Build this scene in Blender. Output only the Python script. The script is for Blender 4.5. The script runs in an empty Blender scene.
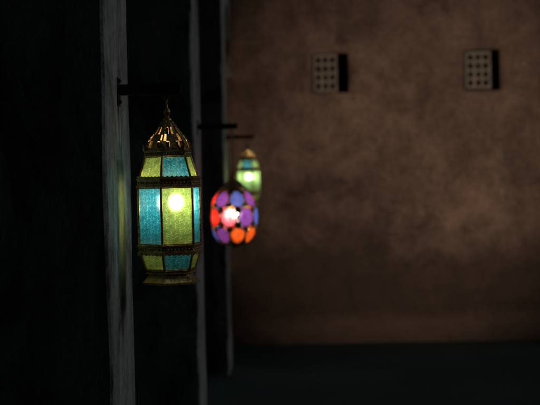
import bpy, bmesh, math, random
from mathutils import Vector, Matrix, noise, Euler
random.seed(4)
sc = bpy.context.scene
R = math.radians

# ------------------------------------------------------------------ helpers
def obj_from_bm(name, bm, mats, parent=None, smooth=False):
    me = bpy.data.meshes.new(name)
    bm.normal_update()
    bm.to_mesh(me); bm.free()
    for m in mats: me.materials.append(m)
    if smooth:
        for p in me.polygons: p.use_smooth = True
    ob = bpy.data.objects.new(name, me)
    sc.collection.objects.link(ob)
    if parent: ob.parent = parent
    return ob

def empty(name, loc=(0,0,0), rotz=0):
    e = bpy.data.objects.new(name, None)
    e.empty_display_size = 0.1
    e.location = loc; e.rotation_euler = (0,0,rotz)
    sc.collection.objects.link(e)
    return e

def new_mat(name):
    m = bpy.data.materials.new(name); m.use_nodes = True
    nt = m.node_tree
    for n in list(nt.nodes): nt.nodes.remove(n)
    out = nt.nodes.new('ShaderNodeOutputMaterial')
    return m, nt, out

def noise_tex(nt, vec, scale, detail=6, rough=0.6, dist=0.0):
    n = nt.nodes.new('ShaderNodeTexNoise')
    n.inputs['Scale'].default_value = scale
    n.inputs['Detail'].default_value = detail
    n.inputs['Roughness'].default_value = rough
    n.inputs['Distortion'].default_value = dist
    nt.links.new(vec, n.inputs['Vector'])
    return n.outputs['Fac']

def ramp(nt, fac, stops):
    r = nt.nodes.new('ShaderNodeValToRGB')
    el = r.color_ramp.elements
    while len(el) < len(stops): el.new(0.5)
    for e, (p, c) in zip(el, stops):
        e.position = p
        e.color = (c[0], c[1], c[2], 1) if isinstance(c, (tuple, list)) else (c, c, c, 1)
    nt.links.new(fac, r.inputs['Fac'])
    return r.outputs['Color']

def mixc(nt, fac, a, b, mode='MIX'):
    m = nt.nodes.new('ShaderNodeMix'); m.data_type = 'RGBA'; m.blend_type = mode
    if isinstance(fac, (int, float)): m.inputs[0].default_value = fac
    else: nt.links.new(fac, m.inputs[0])
    for s, i in ((a, 6), (b, 7)):
        if isinstance(s, tuple): m.inputs[i].default_value = (*s, 1)
        else: nt.links.new(s, m.inputs[i])
    return m.outputs[2]

def math_n(nt, op, a, b=None, c=None):
    m = nt.nodes.new('ShaderNodeMath'); m.operation = op
    for i, s in enumerate((a, b, c)):
        if s is None: continue
        if isinstance(s, (int, float)): m.inputs[i].default_value = s
        else: nt.links.new(s, m.inputs[i])
    return m.outputs[0]

def bump(nt, h, strength, dist):
    b = nt.nodes.new('ShaderNodeBump')
    b.inputs['Strength'].default_value = strength
    b.inputs['Distance'].default_value = dist
    nt.links.new(h, b.inputs['Height'])
    return b.outputs['Normal']

def principled(nt, out, col, rough=0.9, metal=0.0, normal=None, spec=0.3):
    p = nt.nodes.new('ShaderNodeBsdfPrincipled')
    if isinstance(col, tuple): p.inputs['Base Color'].default_value = (*col, 1)
    else: nt.links.new(col, p.inputs['Base Color'])
    if isinstance(rough, (int, float)): p.inputs['Roughness'].default_value = rough
    else: nt.links.new(rough, p.inputs['Roughness'])
    p.inputs['Metallic'].default_value = metal
    p.inputs['Specular IOR Level'].default_value = spec
    if normal: nt.links.new(normal, p.inputs['Normal'])
    nt.links.new(p.outputs[0], out.inputs['Surface'])
    return p

# ------------------------------------------------------------------ materials
def mat_wall():
    m, nt, out = new_mat('old_plaster_wall')
    geo = nt.nodes.new('ShaderNodeNewGeometry'); pos = geo.outputs['Position']
    sep = nt.nodes.new('ShaderNodeSeparateXYZ'); nt.links.new(pos, sep.inputs[0])
    big = noise_tex(nt, pos, 0.9, 8, 0.62, 0.4)
    mid = noise_tex(nt, pos, 4.5, 8, 0.7, 0.3)
    fine = noise_tex(nt, pos, 28, 6, 0.7)
    base = ramp(nt, big, [(0.32, (0.205, 0.152, 0.130)), (0.5, (0.295, 0.212, 0.175)), (0.68, (0.385, 0.280, 0.226))])
    mm = ramp(nt, mid, [(0.30, 0.48), (0.5, 0.92), (0.68, 1.25)])
    c = mixc(nt, 1.0, base, mm, 'MULTIPLY')
    ff = ramp(nt, fine, [(0.3, 0.62), (0.55, 1.0), (0.7, 1.15)])
    c = mixc(nt, 1.0, c, ff, 'MULTIPLY')
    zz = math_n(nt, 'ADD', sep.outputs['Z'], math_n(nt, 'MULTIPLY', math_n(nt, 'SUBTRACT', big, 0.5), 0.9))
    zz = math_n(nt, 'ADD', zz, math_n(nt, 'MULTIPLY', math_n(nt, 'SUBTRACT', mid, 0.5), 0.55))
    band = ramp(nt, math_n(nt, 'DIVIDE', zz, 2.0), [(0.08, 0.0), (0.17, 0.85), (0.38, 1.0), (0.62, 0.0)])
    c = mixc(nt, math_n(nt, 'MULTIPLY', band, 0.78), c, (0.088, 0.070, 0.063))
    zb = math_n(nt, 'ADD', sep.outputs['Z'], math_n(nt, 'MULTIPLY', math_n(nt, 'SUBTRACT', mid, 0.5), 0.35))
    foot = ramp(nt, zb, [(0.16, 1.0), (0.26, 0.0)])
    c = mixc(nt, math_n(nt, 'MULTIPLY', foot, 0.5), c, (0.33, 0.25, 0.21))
    h = math_n(nt, 'ADD', math_n(nt, 'MULTIPLY', mid, 1.0), math_n(nt, 'MULTIPLY', fine, 0.35))
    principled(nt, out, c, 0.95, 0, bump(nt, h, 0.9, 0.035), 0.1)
    return m

def mat_pillar():
    m, nt, out = new_mat('limewashed_plaster')
    geo = nt.nodes.new('ShaderNodeNewGeometry'); pos = geo.outputs['Position']
    mp = nt.nodes.new('ShaderNodeMapping'); mp.inputs['Scale'].default_value = (1, 1, 0.35)
    nt.links.new(pos, mp.inputs['Vector'])
    a = noise_tex(nt, mp.outputs[0], 6, 8, 0.65, 0.6)
    b = noise_tex(nt, pos, 40, 6, 0.7)
    c = ramp(nt, a, [(0.38, (0.10, 0.085, 0.075)), (0.46, (0.24, 0.25, 0.25)), (0.56, (0.38, 0.41, 0.42)), (0.70, (0.50, 0.41, 0.35))])
    c = mixc(nt, 1.0, c, ramp(nt, b, [(0.3, 0.55), (0.6, 1.05)]), 'MULTIPLY')
    h = math_n(nt, 'ADD', a, math_n(nt, 'MULTIPLY', b, 0.3))
    principled(nt, out, c, 0.85, 0, bump(nt, h, 0.8, 0.014), 0.25)
    return m

def mat_ground():
    m, nt, out = new_mat('painted_concrete_ground')
    geo = nt.nodes.new('ShaderNodeNewGeometry'); pos = geo.outputs['Position']
    a = noise_tex(nt, pos, 0.8, 8, 0.6)
    b = noise_tex(nt, pos, 25, 6, 0.7)
    c = ramp(nt, a, [(0.35, (0.045, 0.080, 0.078)), (0.65, (0.085, 0.128, 0.124))])
    c = mixc(nt, 1.0, c, ramp(nt, b, [(0.3, 0.7), (0.65, 1.2)]), 'MULTIPLY')
    principled(nt, out, c, 0.9, 0, bump(nt, b, 0.5, 0.01), 0.1)
    return m

def mat_simple(name, c1, c2, scale, rough=0.8, metal=0.0, bs=0.4, bd=0.003, spec=0.4):
    m, nt, out = new_mat(name)
    tc = nt.nodes.new('ShaderNodeTexCoord')
    a = noise_tex(nt, tc.outputs['Object'], scale, 7, 0.65)
    c = ramp(nt, a, [(0.35, c1), (0.65, c2)])
    r = math_n(nt, 'MULTIPLY_ADD', a, 0.3, rough - 0.15)
    principled(nt, out, c, r, metal, bump(nt, a, bs, bd), spec)
    return m

def mat_glass(name, col, light, trans=0.30, refr=0.24):
    """pressed coloured glass: translucent body with an embossed floral relief"""
    m, nt, out = new_mat(name)
    uv = nt.nodes.new('ShaderNodeUVMap')
    sep = nt.nodes.new('ShaderNodeSeparateXYZ'); nt.links.new(uv.outputs[0], sep.inputs[0])
    u, v = sep.outputs[0], sep.outputs[1]
    def sinf(x, f, ph=0.0):
        return math_n(nt, 'SINE', math_n(nt, 'MULTIPLY_ADD', x, f, ph))
    s1 = math_n(nt, 'MULTIPLY', sinf(u, 250), sinf(v, 250))
    s2 = math_n(nt, 'MULTIPLY', sinf(math_n(nt, 'ADD', u, v), 250, 0.8), sinf(math_n(nt, 'SUBTRACT', u, v), 250, 0.4))
    nz = noise_tex(nt, uv.outputs[0], 55, 6, 0.65)
    s = math_n(nt, 'ADD', s1, math_n(nt, 'MULTIPLY', s2, 0.9))
    s = math_n(nt, 'ADD', s, math_n(nt, 'MULTIPLY', math_n(nt, 'SUBTRACT', nz, 0.5), 2.4))
    s = math_n(nt, 'ABSOLUTE', s)
    pat = ramp(nt, s, [(0.05, 1.0), (0.40, 0.0)])
    c = mixc(nt, math_n(nt, 'MULTIPLY', pat, 0.55), col, light)
    c = mixc(nt, 1.0, c, ramp(nt, nz, [(0.3, 0.50), (0.6, 1.08)]), 'MULTIPLY')
    nrm = bump(nt, pat, 0.6, 0.002)
    tl = nt.nodes.new('ShaderNodeBsdfTranslucent'); nt.links.new(c, tl.inputs['Color']); nt.links.new(nrm, tl.inputs['Normal'])
    df = nt.nodes.new('ShaderNodeBsdfDiffuse'); nt.links.new(c, df.inputs['Color']); nt.links.new(nrm, df.inputs['Normal'])
    m1 = nt.nodes.new('ShaderNodeMixShader'); m1.inputs[0].default_value = 0.2
    nt.links.new(tl.outputs[0], m1.inputs[1]); nt.links.new(df.outputs[0], m1.inputs[2])
    tr = nt.nodes.new('ShaderNodeBsdfTransparent'); nt.links.new(c, tr.inputs['Color'])
    m2 = nt.nodes.new('ShaderNodeMixShader'); m2.inputs[0].default_value = trans
    nt.links.new(m1.outputs[0], m2.inputs[1]); nt.links.new(tr.outputs[0], m2.inputs[2])
    rf = nt.nodes.new('ShaderNodeBsdfRefraction'); rf.inputs['IOR'].default_value = 1.4
    rf.inputs['Roughness'].default_value = 0.6
    nt.links.new(mixc(nt, 0.35, c, (1.0, 0.95, 0.8)), rf.inputs['Color'])
    m4 = nt.nodes.new('ShaderNodeMixShader'); m4.inputs[0].default_value = refr
    nt.links.new(m2.outputs[0], m4.inputs[1]); nt.links.new(rf.outputs[0], m4.inputs[2])
    gl = nt.nodes.new('ShaderNodeBsdfGlossy'); gl.inputs['Roughness'].default_value = 0.2
    nt.links.new(nrm, gl.inputs['Normal'])
    m3 = nt.nodes.new('ShaderNodeMixShader'); m3.inputs[0].default_value = 0.04
    nt.links.new(m4.outputs[0], m3.inputs[1]); nt.links.new(gl.outputs[0], m3.inputs[2])
    nt.links.new(m3.outputs[0], out.inputs['Surface'])
    return m

def mat_emit(name, col, s):
    m, nt, out = new_mat(name)
    e = nt.nodes.new('ShaderNodeEmission'); e.inputs[0].default_value = (*col, 1); e.inputs[1].default_value = s
    nt.links.new(e.outputs[0], out.inputs['Surface'])
    return m

M_WALL = mat_wall(); M_PIL = mat_pillar(); M_GND = mat_ground()
M_BRASS = mat_simple('aged_brass', (0.22, 0.145, 0.065), (0.80, 0.58, 0.28), 90, 0.42, 0.8, 0.5, 0.002)
M_IRON = mat_simple('black_iron', (0.014, 0.013, 0.012), (0.045, 0.038, 0.033), 50, 0.5, 0.4)
M_VENT = mat_simple('vent_clay', (0.18, 0.160, 0.138), (0.33, 0.295, 0.25), 14, 0.9, 0)
M_DARK = mat_simple('cavity_shade', (0.010, 0.008, 0.007), (0.02, 0.016, 0.014), 8, 0.95, 0, spec=0.05)  # near-black lining: shade inside the vent openings put into the colour
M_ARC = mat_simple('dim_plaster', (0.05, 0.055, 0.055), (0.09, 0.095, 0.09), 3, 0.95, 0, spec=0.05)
G_TEAL = mat_glass('teal_glass', (0.008, 0.25, 0.48), (0.14, 0.68, 0.88))
G_GREEN = mat_glass('lime_glass', (0.21, 0.42, 0.10), (0.72, 0.84, 0.44))
G_PALE = mat_glass('pale_green_glass', (0.22, 0.50, 0.20), (0.70, 0.88, 0.55))
G_RED = mat_glass('red_glass', (0.62, 0.015, 0.015), (0.85, 0.10, 0.05), 0.06, 0.10)
G_ORANGE = mat_glass('orange_glass', (0.75, 0.10, 0.015), (0.92, 0.30, 0.06), 0.06, 0.10)
G_PURPLE = mat_glass('purple_glass', (0.13, 0.030, 0.36), (0.32, 0.12, 0.70), 0.06, 0.10)
G_BLUE = mat_glass('blue_glass', (0.03, 0.07, 0.5), (0.12, 0.25, 0.85), 0.06, 0.10)
G_PINK = mat_glass('pink_glass', (0.80, 0.10, 0.26), (0.95, 0.35, 0.50), 0.10, 0.14)
M_BULB = mat_emit('warm_bulb', (1.0, 0.80, 0.50), 135)
M_BULB2 = mat_emit('warm_bulb_bright', (1.0, 0.82, 0.55), 115)
M_BULB3 = mat_emit('warm_bulb_far', (1.0, 0.84, 0.60), 150)

# ------------------------------------------------------------------ mesh building blocks
def add_box(bm, x0, x1, y0, y1, z0, z1, mi=0):
    v = [bm.verts.new(p) for p in ((x0,y0,z0),(x1,y0,z0),(x1,y1,z0),(x0,y1,z0),(x0,y0,z1),(x1,y0,z1),(x1,y1,z1),(x0,y1,z1))]
    for f in ((0,3,2,1),(4,5,6,7),(0,1,5,4),(1,2,6,5),(2,3,7,6),(3,0,4,7)):
        fc = bm.faces.new([v[i] for i in f]); fc.material_index = mi

def add_tube(bm, a, b, r0, r1=None, seg=8, mi=0, caps=True):
    a = Vector(a); b = Vector(b); r1 = r0 if r1 is None else r1
    d = (b - a).normalized()
    up = Vector((0,0,1)) if abs(d.z) < 0.9 else Vector((1,0,0))
    s = d.cross(up).normalized(); t = s.cross(d)
    ra, rb = [], []
    for i in range(seg):
        an = 2*math.pi*i/seg
        o = s*math.cos(an) + t*math.sin(an)
        ra.append(bm.verts.new(a+o*r0)); rb.append(bm.verts.new(b+o*r1))
    for i in range(seg):
        j = (i+1) % seg
        f = bm.faces.new((ra[i], ra[j], rb[j], rb[i])); f.material_index = mi; f.smooth = True
    if caps:
        bm.faces.new(ra[::-1]).material_index = mi; bm.faces.new(rb).material_index = mi

def add_ball(bm, c, r, mi=0, sub=1, sz=1.0):
    g = bmesh.ops.create_icosphere(bm, subdivisions=sub, radius=r, matrix=Matrix.Translation(Vector(c)) @ Matrix.Diagonal((1,1,sz,1)))
    for v in g['verts']:
        for f in v.link_faces: f.material_index = mi; f.smooth = True

def add_ring(bm, c, R0, r, axis='Y', seg=20, ts=8, mi=0):
    rows = []
    for i in range(seg):
        a = 2*math.pi*i/seg; row = []
        for j in range(ts):
            b = 2*math.pi*j/ts
            q = R0 + r*math.cos(b); w = r*math.sin(b)
            if axis == 'Y': p = (q*math.cos(a), w, q*math.sin(a))
            elif axis == 'X': p = (w, q*math.cos(a), q*math.sin(a))
            else: p = (q*math.cos(a), q*math.sin(a), w)
            row.append(bm.verts.new(Vector(c)+Vector(p)))
        rows.append(row)
    for i in range(seg):
        for j in range(ts):
            f = bm.faces.new((rows[i][j], rows[(i+1)%seg][j], rows[(i+1)%seg][(j+1)%ts], rows[i][(j+1)%ts]))
            f.smooth = True; f.material_index = mi

def add_lathe(bm, prof, n, rot=0.0, mi=0, closed=False, smooth=False):
    rows = []
    for r, z in prof:
        rows.append([bm.verts.new((r*math.cos(rot+2*math.pi*i/n), r*math.sin(rot+2*math.pi*i/n), z)) for i in range(n)])
    m = len(rows)
    for k in range(m if closed else m-1):
        a, b = rows[k], rows[(k+1) % m]
        for i in range(n):
            j = (i+1) % n
            f = bm.faces.new((a[i], a[j], b[j], b[i])); f.material_index = mi; f.smooth = smooth

def plaster_grid_box(bm, x0,x1,y0,y1,z0,z1, step, amp, seed):
    tmp = bmesh.new()
    def lin(a,b):
        n = max(1, int(round((b-a)/step)))
        c = [a+(b-a)*i/n for i in range(n+1)]
        return sorted(c + [a+0.012, b-0.012])
    def linz(a,b):
        n = int(round((b-a)/0.03)); return [a+(b-a)*i/n for i in range(n+1)]
    X, Y, Z = lin(x0,x1), lin(y0,y1), linz(z0,z1)
    def face(A, B, fn, flip):
        g = [[tmp.verts.new(fn(a,b)) for b in B] for a in A]
        for i in range(len(A)-1):
            for j in range(len(B)-1):
                q = [g[i][j], g[i+1][j], g[i+1][j+1], g[i][j+1]]
                tmp.faces.new(q[::-1] if flip else q)
    face(X,Z,lambda a,b:(a,y0,b),False); face(X,Z,lambda a,b:(a,y1,b),True)
    face(Y,Z,lambda a,b:(x1,a,b),False); face(Y,Z,lambda a,b:(x0,a,b),True)
    face(X,Y,lambda a,b:(a,b,z1),False); face(X,Y,lambda a,b:(a,b,z0),True)
    bmesh.ops.remove_doubles(tmp, verts=tmp.verts, dist=1e-5)
    cx, cy = (x0+x1)/2, (y0+y1)/2
    for v in tmp.verts:
        p = v.co.copy()
        ex = min(abs(p.x-x0), abs(p.x-x1)) < 1e-4; ey = min(abs(p.y-y0), abs(p.y-y1)) < 1e-4
        if ex and ey:
            k = 0.004 + 0.004*noise.noise(p*12+Vector((seed,0,0))) + 0.002*noise.noise(p*30)
            v.co.x += k*(1 if cx > p.x else -1); v.co.y += k*(1 if cy > p.y else -1)
        d = noise.noise_vector(p*2.2+Vector((seed,seed,0)))*amp + noise.noise_vector(p*11.0+Vector((0,seed,0)))*amp*0.25
        d.z = 0
        v.co += d
    # keep each face its own smooth island: only flat shading at the arrises
    for f in tmp.faces: f.smooth = False
    me = bpy.data.meshes.new('t'); tmp.to_mesh(me); tmp.free(); bm.from_mesh(me); bpy.data.meshes.remove(me)

# ------------------------------------------------------------------ ground
bm = bmesh.new()
v = [bm.verts.new(p) for p in ((-80,-60,0),(80,-60,0),(80,120,0),(-80,120,0))]
bm.faces.new(v)
obj_from_bm('ground', bm, [M_GND])

# ------------------------------------------------------------------ courtyard wall with vent openings
WY = 11.5; WT = 0.45; WH = 4.9
holes = [(0.268, 0.588, 2.262, 2.618), (1.627, 1.945, 2.252, 2.618)]
def cuts(a, b, step, extra):
    n = int((b-a)/step)
    c = [a+(b-a)*i/n for i in range(n+1)]
    c = [q for q in c if all(abs(q-e) > step*0.45 for e in extra)] + list(extra)
    return sorted(c)
XC = cuts(-4.0, 14.0, 0.12, [h[0] for h in holes]+[h[1] for h in holes])
ZC = cuts(-0.05, WH, 0.10, [2.252, 2.262, 2.618])
bm = bmesh.new()
def wdisp(x, z):
    p = Vector((x, 0, z))
    return 0.030*noise.noise(p*0.8) + 0.016*noise.noise(p*3.1) + 0.006*noise.noise(p*9.0)
grid = [[bm.verts.new((x, WY + wdisp(x, z), z)) for z in ZC] for x in XC]
def inhole(x, z): return any(h[0] < x < h[1] and h[2] < z < h[3] for h in holes)
for i in range(len(XC)-1):
    for j in range(len(ZC)-1):
        if inhole((XC[i]+XC[i+1])/2, (ZC[j]+ZC[j+1])/2): continue
        f = bm.faces.new((grid[i][j], grid[i+1][j], grid[i+1][j+1], grid[i][j+1])); f.smooth = True
for hx0, hx1, hz0, hz1 in holes:
    ii = [i for i, x in enumerate(XC) if hx0-1e-6 <= x <= hx1+1e-6]
    jj = [j for j, z in enumerate(ZC) if hz0-1e-6 <= z <= hz1+1e-6]
    loop = [grid[i][jj[0]] for i in ii] + [grid[ii[-1]][j] for j in jj[1:]] + [grid[i][jj[-1]] for i in ii[::-1][1:]] + [grid[ii[0]][j] for j in jj[::-1][1:-1]]
    mid = [bm.verts.new((q.co.x, WY+0.05, q.co.z)) for q in loop]
    back = [bm.verts.new((q.co.x, WY+0.40, q.co.z)) for q in loop]
    for k in range(len(loop)):
        l = (k+1) % len(loop)
        bm.faces.new((loop[k], loop[l], mid[l], mid[k]))
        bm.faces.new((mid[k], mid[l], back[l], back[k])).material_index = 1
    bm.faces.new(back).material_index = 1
add_box(bm, -4.0, 14.0, WY+0.06+0.36, WY+0.9, -0.05, WH-0.004)
tv = [bm.verts.new(p) for p in ((-4,WY-0.03,WH),(14,WY-0.03,WH),(14,WY+0.9,WH),(-4,WY+0.9,WH))]
bm.faces.new(tv)
obj_from_bm('courtyard_wall', bm, [M_WALL, M_DARK])

def vent_block(cx, cz, w, h, cols=3, rows=4, depth=0.09):
    bm = bmesh.new()
    xs = [-w/2]; rib = w*0.115; hw = (w-rib*(cols+1))/cols
    for c in range(cols): xs += [xs[-1]+rib]; xs += [xs[-1]+hw]
    xs.append(xs[-1]+rib)
    zs = [-h/2]; ribz = h*0.09; hh = (h-ribz*(rows+1))/rows
    for c in range(rows): zs += [zs[-1]+ribz]; zs += [zs[-1]+hh]
    zs.append(zs[-1]+ribz)
    for yy, fl in ((0, False), (depth, True)):
        g = [[bm.verts.new((x, yy, z)) for z in zs] for x in xs]
        for i in range(len(xs)-1):
            for j in range(len(zs)-1):
                if i % 2 == 1 and j % 2 == 1: continue
                q = [g[i][j], g[i+1][j], g[i+1][j+1], g[i][j+1]]
                bm.faces.new(q[::-1] if fl else q)
    def wall(a, b):
        x0,z0 = a; x1,z1 = b
        bm.faces.new([bm.verts.new(p) for p in ((x0,0,z0),(x1,0,z1),(x1,depth,z1),(x0,depth,z0))])
    for i in range(1, len(xs)-1, 2):
        for j in range(1, len(zs)-1, 2):
            a,b,c,d = (xs[i],zs[j]),(xs[i+1],zs[j]),(xs[i+1],zs[j+1]),(xs[i],zs[j+1])
            wall(a,b); wall(b,c); wall(c,d); wall(d,a)
    a,b,c,d = (-w/2,-h/2),(w/2,-h/2),(w/2,h/2),(-w/2,h/2)
    wall(a,b); wall(b,c); wall(c,d); wall(d,a)
    bmesh.ops.remove_doubles(bm, verts=bm.verts, dist=1e-5)
    for q in bm.verts:
        q.co += noise.noise_vector((q.co+Vector((cx,0,cz)))*25)*0.003
    o = obj_from_bm('ventilation_block', bm, [M_VENT])
    o.location = (cx, WY-0.035, cz)
    return o
vent_block(0.379, 2.438, 0.214, 0.340)
vent_block(1.746, 2.434, 0.230, 0.335)

# ------------------------------------------------------------------ arcade
PX = -0.467; PD = 0.55; PYS = [0.35, 3.6, 6.85, 10.1]; PHW = 0.25; TOPZ = 4.9; SPR = 2.42
arc = empty('arcade_building')
for k, py in enumerate([-2.9]+PYS):
    bm = bmesh.new()
    plaster_grid_box(bm, PX-PD, PX, py-PHW, py+PHW, -0.02, SPR, 0.05, 0.005, k*3.7)
    obj_from_bm('pillar_%d' % (k+1), bm, [M_PIL], arc, smooth=False)
def arch(y0, y1, name):
    bm = bmesh.new(); n = 36
    yc, r = (y0+y1)/2, (y1-y0)/2
    rz = min(r, 1.45)*1.05
    pts = [(yc - r*math.cos(math.pi*i/n), SPR + rz*math.sin(math.pi*i/n)**0.9 if 0 < i < n else SPR) for i in range(n+1)]
    for i in range(n):
        (ya, za), (yb, zb) = pts[i], pts[i+1]
        for x, fl in ((PX, False), (PX-PD, True)):
            q = [bm.verts.new(p) for p in ((x,ya,za),(x,yb,zb),(x,yb,TOPZ),(x,ya,TOPZ))]
            bm.faces.new(q[::-1] if fl else q)
        bm.faces.new([bm.verts.new(p) for p in ((PX,ya,za),(PX-PD,ya,za),(PX-PD,yb,zb),(PX,yb,zb))])
    bmesh.ops.remove_doubles(bm, verts=bm.verts, dist=1e-5)
    obj_from_bm(name, bm, [M_PIL], arc)
ys = [-2.9]+PYS
for k in range(len(ys)-1): arch(ys[k]+PHW, ys[k+1]-PHW, 'arch_%d' % (k+1))
arch(PYS[-1]+PHW, WY-0.04, 'arch_end')
for k, py in enumerate(ys):
    bm = bmesh.new(); add_box(bm, PX-PD, PX, py-PHW, py+PHW, SPR+0.003, TOPZ)
    obj_from_bm('spandrel_%d' % (k+1), bm, [M_PIL], arc)
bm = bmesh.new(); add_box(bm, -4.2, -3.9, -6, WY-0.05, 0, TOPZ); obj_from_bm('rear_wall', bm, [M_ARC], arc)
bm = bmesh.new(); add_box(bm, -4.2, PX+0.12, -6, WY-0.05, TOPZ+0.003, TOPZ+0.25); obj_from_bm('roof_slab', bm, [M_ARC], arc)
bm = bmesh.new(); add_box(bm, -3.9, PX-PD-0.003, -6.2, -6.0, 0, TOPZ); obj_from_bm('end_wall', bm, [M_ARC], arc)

# ------------------------------------------------------------------ brackets
def bracket(y, z, length, hookx):
    bm = bmesh.new()
    h = 0.015
    add_box(bm, 0.004, length, -h, h, -h, h)
    bmesh.ops.bevel(bm, geom=list(bm.edges), offset=0.003, segments=2, affect='EDGES')
    add_box(bm, -0.012, 0.003, -0.028, 0.028, -0.045, 0.035)
    add_ball(bm, (0.005, 0.0, 0.026), 0.006); add_ball(bm, (0.005, 0.0, -0.034), 0.006)
    add_ring(bm, (hookx, 0, -h-0.006), 0.008, 0.0022, 'X', 16, 6)
    o = obj_from_bm('lantern_bracket', bm, [M_IRON]); o.location = (PX, y, z)
    return o

# ------------------------------------------------------------------ hexagonal lantern
def hex_lantern(loc, rotdeg, bulb_mat, swap=False, bulbz=0.225, boff=(0,0)):
    e = empty('moroccan_lantern', loc, R(rotdeg))
    PXM = 1/354.0
    Zb = lambda y: (283-y)*PXM
    def cor(k, r): a = R(30+60*k); return Vector((r*math.cos(a), r*math.sin(a), 0))
    bm = bmesh.new()
    def hexband(y_top, y_bot, r, lip=0.003, beads=True, bead_r=0.0024):
        zt, zb = Zb(y_top), Zb(y_bot); h = zt-zb
        prof = [(r-0.010, zb), (r+lip, zb), (r+lip, zb+h*0.16), (r, zb+h*0.22), (r-0.0015, zb+h*0.5), (r, zb+h*0.78), (r+lip, zb+h*0.84), (r+lip, zt), (r-0.010, zt)]
        add_lathe(bm, prof, 6, R(30), closed=True)
        if beads:
            for k in range(6):
                a, b = cor(k, r), cor(k+1, r)
                n = 9
                for i in range(n):
                    p = a.lerp(b, (i+0.5)/n); p.z = zb+h*0.5
                    add_ball(bm, p*1.0, bead_r*1.25)
    rm = 32*PXM
    add_lathe(bm, [(26*PXM, Zb(271)), (23*PXM, Zb(273)), (24*PXM, Zb(276)), (28*PXM, Zb(280)), (30*PXM, Zb(281.5)), (30*PXM, Zb(283.6)), (27*PXM, Zb(283.6)), (0.001, Zb(281))], 6, R(30))
    add_lathe(bm, [(25*PXM, Zb(272.5)), (0.001, Zb(272.5))], 6, R(30))
    hexband(269.5, 273, 25.5*PXM, 0.002, False)
    hexband(244, 252.5, rm+0.002, 0.004)
    hexband(178, 187, rm+0.002, 0.004)
    hexband(151, 156.5, 24*PXM, 0.003)
    for (yy, rr, dirn) in ((252.5, rm+0.0055, -1), (178, rm+0.0045, 1), (151, 24*PXM+0.003, 1)):
        z0 = Zb(yy)
        for k in range(6):
            a, b = cor(k, rr), cor(k+1, rr); n = 7
            for i in range(n):
                p0, p1, pm = a.lerp(b, i/n), a.lerp(b, (i+1)/n), a.lerp(b, (i+0.5)/n)
                hgt = 0.0065*dirn
                q = []
                for (pp, dz) in ((p0,0),(p1,0),(p1.lerp(pm,0.25),hgt*0.6),(pm,hgt),(p0.lerp(pm,0.25),hgt*0.6)):
                    w = pp*(1.0 if dirn < 0 else 0.985); q.append(bm.verts.new((w.x, w.y, z0+dz)))
                bm.faces.new(q)
    tiers = [(156.5, 178, 23*PXM, 30*PXM), (187, 244, rm-0.001, rm-0.001), (252.5, 269.5, 30.5*PXM, 25*PXM)]
    for (yt, yb, rt, rb) in tiers:
        for k in range(6):
            a, b = cor(k, rb), cor(k, rt); a.z = Zb(yb); b.z = Zb(yt)
            add_tube(bm, a, b, 0.0040, seg=8)
        for k in range(6):
            for (r_, z_) in ((rt, Zb(yt)-0.002), (rb, Zb(yb)+0.002)):
                a, b = cor(k, r_), cor(k+1, r_); a.z = b.z = z_
                add_tube(bm, a, b, 0.0022, seg=6)
    for k in range(6):
        c = cor(k, 25*PXM); t = Vector((-c.y, c.x, 0)).normalized()
        z0 = Zb(151)
        pts = [(-0.010,0,0),(0.010,0,0),(0.008,0.012,0.002),(0,0.024,0.006),(-0.008,0.012,0.002)]
        bm.faces.new([bm.verts.new(c*(1+p[2]*6)+t*p[0]+Vector((0,0,z0+p[1]))) for p in pts])
        add_ball(bm, (c.x*1.08, c.y*1.08, z0+0.027), 0.0026)
    add_lathe(bm, [(0.001, Zb(104)), (0.004, Zb(105)), (0.0035, Zb(108)), (0.0095, Zb(110.5)), (0.0105, Zb(112.5)), (0.007, Zb(115)), (0.0045, Zb(117)), (0.012, Zb(119)), (0.013, Zb(121)), (0.009, Zb(123))], 16, 0, smooth=True)
    add_ring(bm, (0,0,Zb(101.5)), 0.0085, 0.0018, 'Y', 18, 6)
    add_ring(bm, (0,0,Zb(97.5)), 0.0065, 0.0016, 'X', 16, 6)
    frame = obj_from_bm('brass_frame', bm, [M_BRASS], e)
    sm = frame.modifiers.new('edge', 'BEVEL'); sm.width = 0.0005; sm.segments = 1; sm.limit_method = 'ANGLE'
    bm = bmesh.new()
    prof = [(24, 151), (23.8, 148), (22.6, 145), (20.6, 141.5), (18, 138), (15, 134.5), (12, 131), (9.5, 127.5), (7.2, 124), (5, 121)]
    n = 36; rows = []
    for (r, y) in prof:
        row = []
        for i in range(n):
            a = 2*math.pi*i/n
            hexr = math.cos(math.pi/6)/math.cos(((a - R(0) + math.pi/6) % (math.pi/3)) - math.pi/6)
            w = min(1.0, max(0, (r-6)/14))
            rr = r*PXM*(1*(1-w)+ (hexr*1.0)*w)
            row.append(bm.verts.new((rr*math.cos(a), rr*math.sin(a), Zb(y))))
        rows.append(row)
    for k in range(len(rows)-1):
        for i in range(n):
            ph = i % 6
            pierced = (k in (1, 2) and ph in (1, 4)) or (k in (3, 4) and ph in (2, 3)) or (k in (5, 6) and ph in (0, 4) and i % 2 == 0)
            if pierced: continue
            j = (i+1) % n
            bm.faces.new((rows[k][i], rows[k][j], rows[k+1][j], rows[k+1][i]))
    dome = obj_from_bm('pierced_dome', bm, [M_BRASS], e)
    so = dome.modifiers.new('t', 'SOLIDIFY'); so.thickness = 0.0012
    bm = bmesh.new()
    for kk in range(6):
        for a_, b_ in zip(prof[:-1], prof[1:]):
            an = R(30+60*kk)
            ra = a_[0]*PXM; rb_ = b_[0]*PXM
            add_tube(bm, (ra*math.cos(an), ra*math.sin(an), Zb(a_[1])), (rb_*math.cos(an), rb_*math.sin(an), Zb(b_[1])), 0.0024, seg=6)
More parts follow.
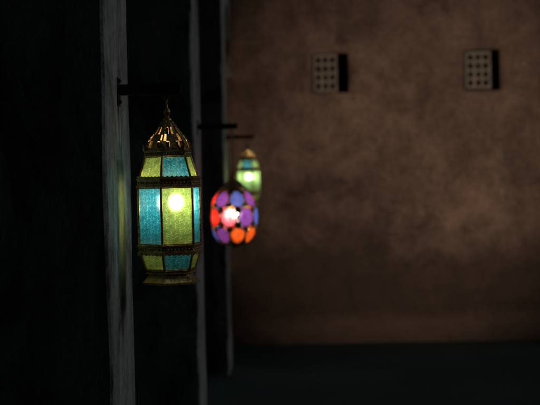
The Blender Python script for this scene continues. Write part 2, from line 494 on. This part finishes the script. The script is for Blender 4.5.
    obj_from_bm('dome_ribs', bm, [M_BRASS], e)
    bm = bmesh.new(); uvl = bm.loops.layers.uv.new('UVMap')
    for t, (yt, yb, rt, rb) in enumerate(tiers):
        for k in range(6):
            a, b = cor(k, rb*0.985), cor(k+1, rb*0.985); c, d = cor(k+1, rt*0.985), cor(k, rt*0.985)
            a.z = b.z = Zb(yb); c.z = d.z = Zb(yt)
            f = bm.faces.new([bm.verts.new(p) for p in (a,b,c,d)])
            wb, wt, h = (b-a).length, (c-d).length, (Zb(yt)-Zb(yb))
            ox, oy = k*0.37, t*0.53
            uvs = [(ox-wb/2,oy),(ox+wb/2,oy),(ox+wt/2,oy+h),(ox-wt/2,oy+h)]
            for lp, q in zip(f.loops, uvs): lp[uvl].uv = q
            par = (k + (1 if t == 1 else 0)) % 2
            if swap == 'green_body' and t == 1: par = 0
            elif swap is True: par = 1-par
            f.material_index = 1 if par == 0 else 0
    obj_from_bm('glass_panels', bm, [G_TEAL, G_PALE if swap else G_GREEN], e)
    bm = bmesh.new()
    add_ball(bm, (boff[0],boff[1],bulbz), 0.0155, 0, 2, 1.15)
    add_tube(bm, (boff[0]*0.5,boff[1]*0.5,Zb(272)), (boff[0],boff[1],bulbz-0.018), 0.009, 0.010, 12, 1)
    obj_from_bm('light_bulb', bm, [bulb_mat, M_IRON], e)
    return e

# ------------------------------------------------------------------ mosaic globe lantern
def globe_lantern(loc, rotdeg, top):
    e = empty('mosaic_globe_lantern', loc, R(rotdeg))
    bm = bmesh.new(); gb = bmesh.new(); uvl = gb.loops.layers.uv.new('UVMap')
    n = 8
    H = 0.285
    cols = [0,1,2,0,3,2,0,1]
    def P(a, z):
        q = (z-H/2)/(H/2); r = 0.124*math.sqrt(max(0.02, 1-0.66*abs(q)**2.6))
        return Vector((r*math.cos(a), r*math.sin(a), z))
    rowsdef = [(0.046, 0.042, 0.0), (0.143, 0.050, 0.5), (0.240, 0.042, 0.0)]
    for ri, (zc, hr, off) in enumerate(rowsdef):
        for k in range(n):
            ac = 2*math.pi*(k+off)/n; aw = math.pi/n*0.95
            ring = []; seg = 12
            for i in range(seg):
                t = 2*math.pi*i/seg
                ring.append(P(ac+aw*math.cos(t), zc+hr*math.sin(t)))
            cen = P(ac, zc)*1.0; cen.x *= 1.06; cen.y *= 1.06
            cv = gb.verts.new(cen); rv = [gb.verts.new(p) for p in ring]
            for i in range(seg):
                f = gb.faces.new((cv, rv[i], rv[(i+1)%seg])); f.material_index = cols[(k*3+ri*5) % 8] if ri != 1 else [0,3,1,0,0,4,1,3][k]
                for lp in f.loops: lp[uvl].uv = (lp.vert.co.x*0.8+lp.vert.co.y*0.6, lp.vert.co.z)
            for i in range(seg): add_tube(bm, ring[i]*1.0, ring[(i+1)%seg]*1.0, 0.0035, seg=5, caps=False)
    dz = (0.0945, 0.1915)
    for zi in dz:
        for k in range(2*n):
            ac = 2*math.pi*(k+0.5)/(2*n); aw = math.pi/n*0.24
            pts = [P(ac-aw, zi), P(ac, zi-0.012), P(ac+aw, zi), P(ac, zi+0.012)]
            f = gb.faces.new([gb.verts.new(p) for p in pts]); f.material_index = (k+int(zi*100)) % 5
            for i in range(4): add_tube(bm, pts[i], pts[(i+1)%4], 0.0025, seg=5, caps=False)
    rows = []; m = 26; nn = 48
    for j in range(m+1):
        z = H*j/m; rows.append([bm.verts.new(P(2*math.pi*i/nn, z)*0.985+Vector((0,0,z*0.015))) for i in range(nn)])
    for j in range(m):
        for i in range(nn):
            a = 2*math.pi*(i+0.5)/nn; z = H*(j+0.5)/m
            inside = False
            for (zc, hr, off) in rowsdef:
                for k in range(n):
                    da = (a-2*math.pi*(k+off)/n+math.pi) % (2*math.pi)-math.pi
                    if (da/(math.pi/n*0.95))**2+((z-zc)/hr)**2 < 1.05: inside = True
            for zi in dz:
                da = ((a/(math.pi/n)) % 1.0)-0.5
                if abs(da)/0.24+abs(z-zi)/0.012 < 1.1: inside = True
            if inside: continue
            bm.faces.new((rows[j][i], rows[j][(i+1)%nn], rows[j+1][(i+1)%nn], rows[j+1][i]))
    add_lathe(bm, [(0.070, 0.004), (0.062, -0.006), (0.030, -0.014), (0.012, -0.018), (0.010, -0.026), (0.001, -0.030)], 24, smooth=True)
    add_lathe(bm, [(0.070, H-0.004), (0.076, H+0.004), (0.066, H+0.016), (0.044, H+0.036), (0.030, H+0.050), (0.018, H+0.062), (0.012, H+0.075), (0.016, H+0.081), (0.010, H+0.089), (0.001, H+0.093)], 24, smooth=True)
    z = H+0.098; i = 0
    while z < top:
        add_ring(bm, (0,0,z), 0.009, 0.002, 'X' if i % 2 else 'Y', 12, 5); z += 0.0145; i += 1
    obj_from_bm('metal_shell', bm, [M_BRASS], e)
    obj_from_bm('glass_medallions', gb, [G_RED, G_PURPLE, G_ORANGE, G_BLUE, G_PINK], e)
    bm = bmesh.new(); add_ball(bm, (0,0,0.160), 0.021, 0, 2); add_tube(bm, (0,0,-0.01), (0,0,0.138), 0.010, seg=10, mi=1)
    obj_from_bm('light_bulb', bm, [M_BULB2, M_IRON], e)
    return e

bracket(3.6, 1.829, 0.178, 0.137)
bracket(6.85, 1.829, 0.216, 0.186)
bracket(10.1, 1.85, 0.226, 0.177)
ra = R(-69)
hex_lantern((-0.330, 3.6, 1.282), -69, M_BULB, False, 0.228, (0.014*math.cos(ra), -0.014*math.sin(ra)))
globe_lantern((-0.281, 6.85, 1.200), 12, 0.612)
hex_lantern((-0.290, 10.1, 1.309), -98, M_BULB3, 'green_body')

# ------------------------------------------------------------------ added flood lamp on a post, unseen at right, to light the courtyard wall
fl = empty('added_flood_lamp', (4.0, 2.2, 0))
bm = bmesh.new()
add_tube(bm, (0,0,0), (0,0,2.55), 0.035, 0.028, 14)
add_tube(bm, (0,0,0), (0,0,0.03), 0.12, 0.11, 20)
add_box(bm, -0.02, 0.02, -0.02, 0.02, 2.54, 2.62)
obj_from_bm('added_lamp_post', bm, [M_IRON], fl)
tgt = Vector((1.20, WY, 1.76)); src = Vector((4.0, 2.2, 2.66))
d = (tgt-src).normalized(); q = d.to_track_quat('-Z', 'Y')
bm = bmesh.new()
add_lathe(bm, [(0.001, 0.10), (0.04, 0.10), (0.055, 0.07), (0.085, -0.03), (0.09, -0.03), (0.06, 0.075), (0.045, 0.108), (0.001, 0.11)], 20, smooth=True)
hd = obj_from_bm('added_lamp_head', bm, [M_IRON], fl); hd.rotation_mode = 'QUATERNION'; hd.rotation_quaternion = q; hd.location = (0,0,2.66)
ld = bpy.data.lights.new('added_flood_light', 'SPOT'); ld.energy = 1020; ld.color = (1.0, 0.725, 0.54)
ld.spot_size = R(26); ld.spot_blend = 1.0; ld.shadow_soft_size = 0.06
lo = bpy.data.objects.new('added_flood_light', ld); sc.collection.objects.link(lo); lo.parent = fl
lo.rotation_mode = 'QUATERNION'; lo.rotation_quaternion = q; lo.location = Vector((0,0,2.66))+d*0.03

# ------------------------------------------------------------------ moonlight + night sky
w = bpy.data.worlds.new('World'); sc.world = w; w.use_nodes = True
nt = w.node_tree; bg = nt.nodes['Background']
sky = nt.nodes.new('ShaderNodeTexSky'); sky.sky_type = 'NISHITA'; sky.sun_disc = False
sky.sun_elevation = R(24); sky.sun_rotation = R(87)
nt.links.new(sky.outputs[0], bg.inputs[0]); bg.inputs[1].default_value = 0.0015
sd = bpy.data.lights.new('sun', 'SUN'); sd.energy = 0.21; sd.angle = R(14.0); sd.color = (0.96, 0.97, 1.0)
so = bpy.data.objects.new('sun', sd); sc.collection.objects.link(so)
so.rotation_euler = Vector((-0.9, -0.04, -0.40)).to_track_quat('-Z', 'Y').to_euler()

# ------------------------------------------------------------------ camera
cd = bpy.data.cameras.new('camera'); cam = bpy.data.objects.new('camera', cd); sc.collection.objects.link(cam)
cd.lens = 85; cd.sensor_width = 36; cd.clip_start = 0.05; cd.clip_end = 500
cam.matrix_world = Matrix.Translation((0,0,1.6)) @ Matrix.Rotation(R(0.72), 4, 'Z') @ Matrix.Rotation(R(90-1.55), 4, 'X') @ Matrix.Rotation(R(-1.3), 4, 'Z')
cd.dof.use_dof = True; cd.dof.focus_distance = 3.53; cd.dof.aperture_fstop = 4.0
sc.camera = cam
sc.view_settings.view_transform = 'Standard'; sc.view_settings.look = 'None'
sc.view_settings.exposure = 0; sc.view_settings.gamma = 1
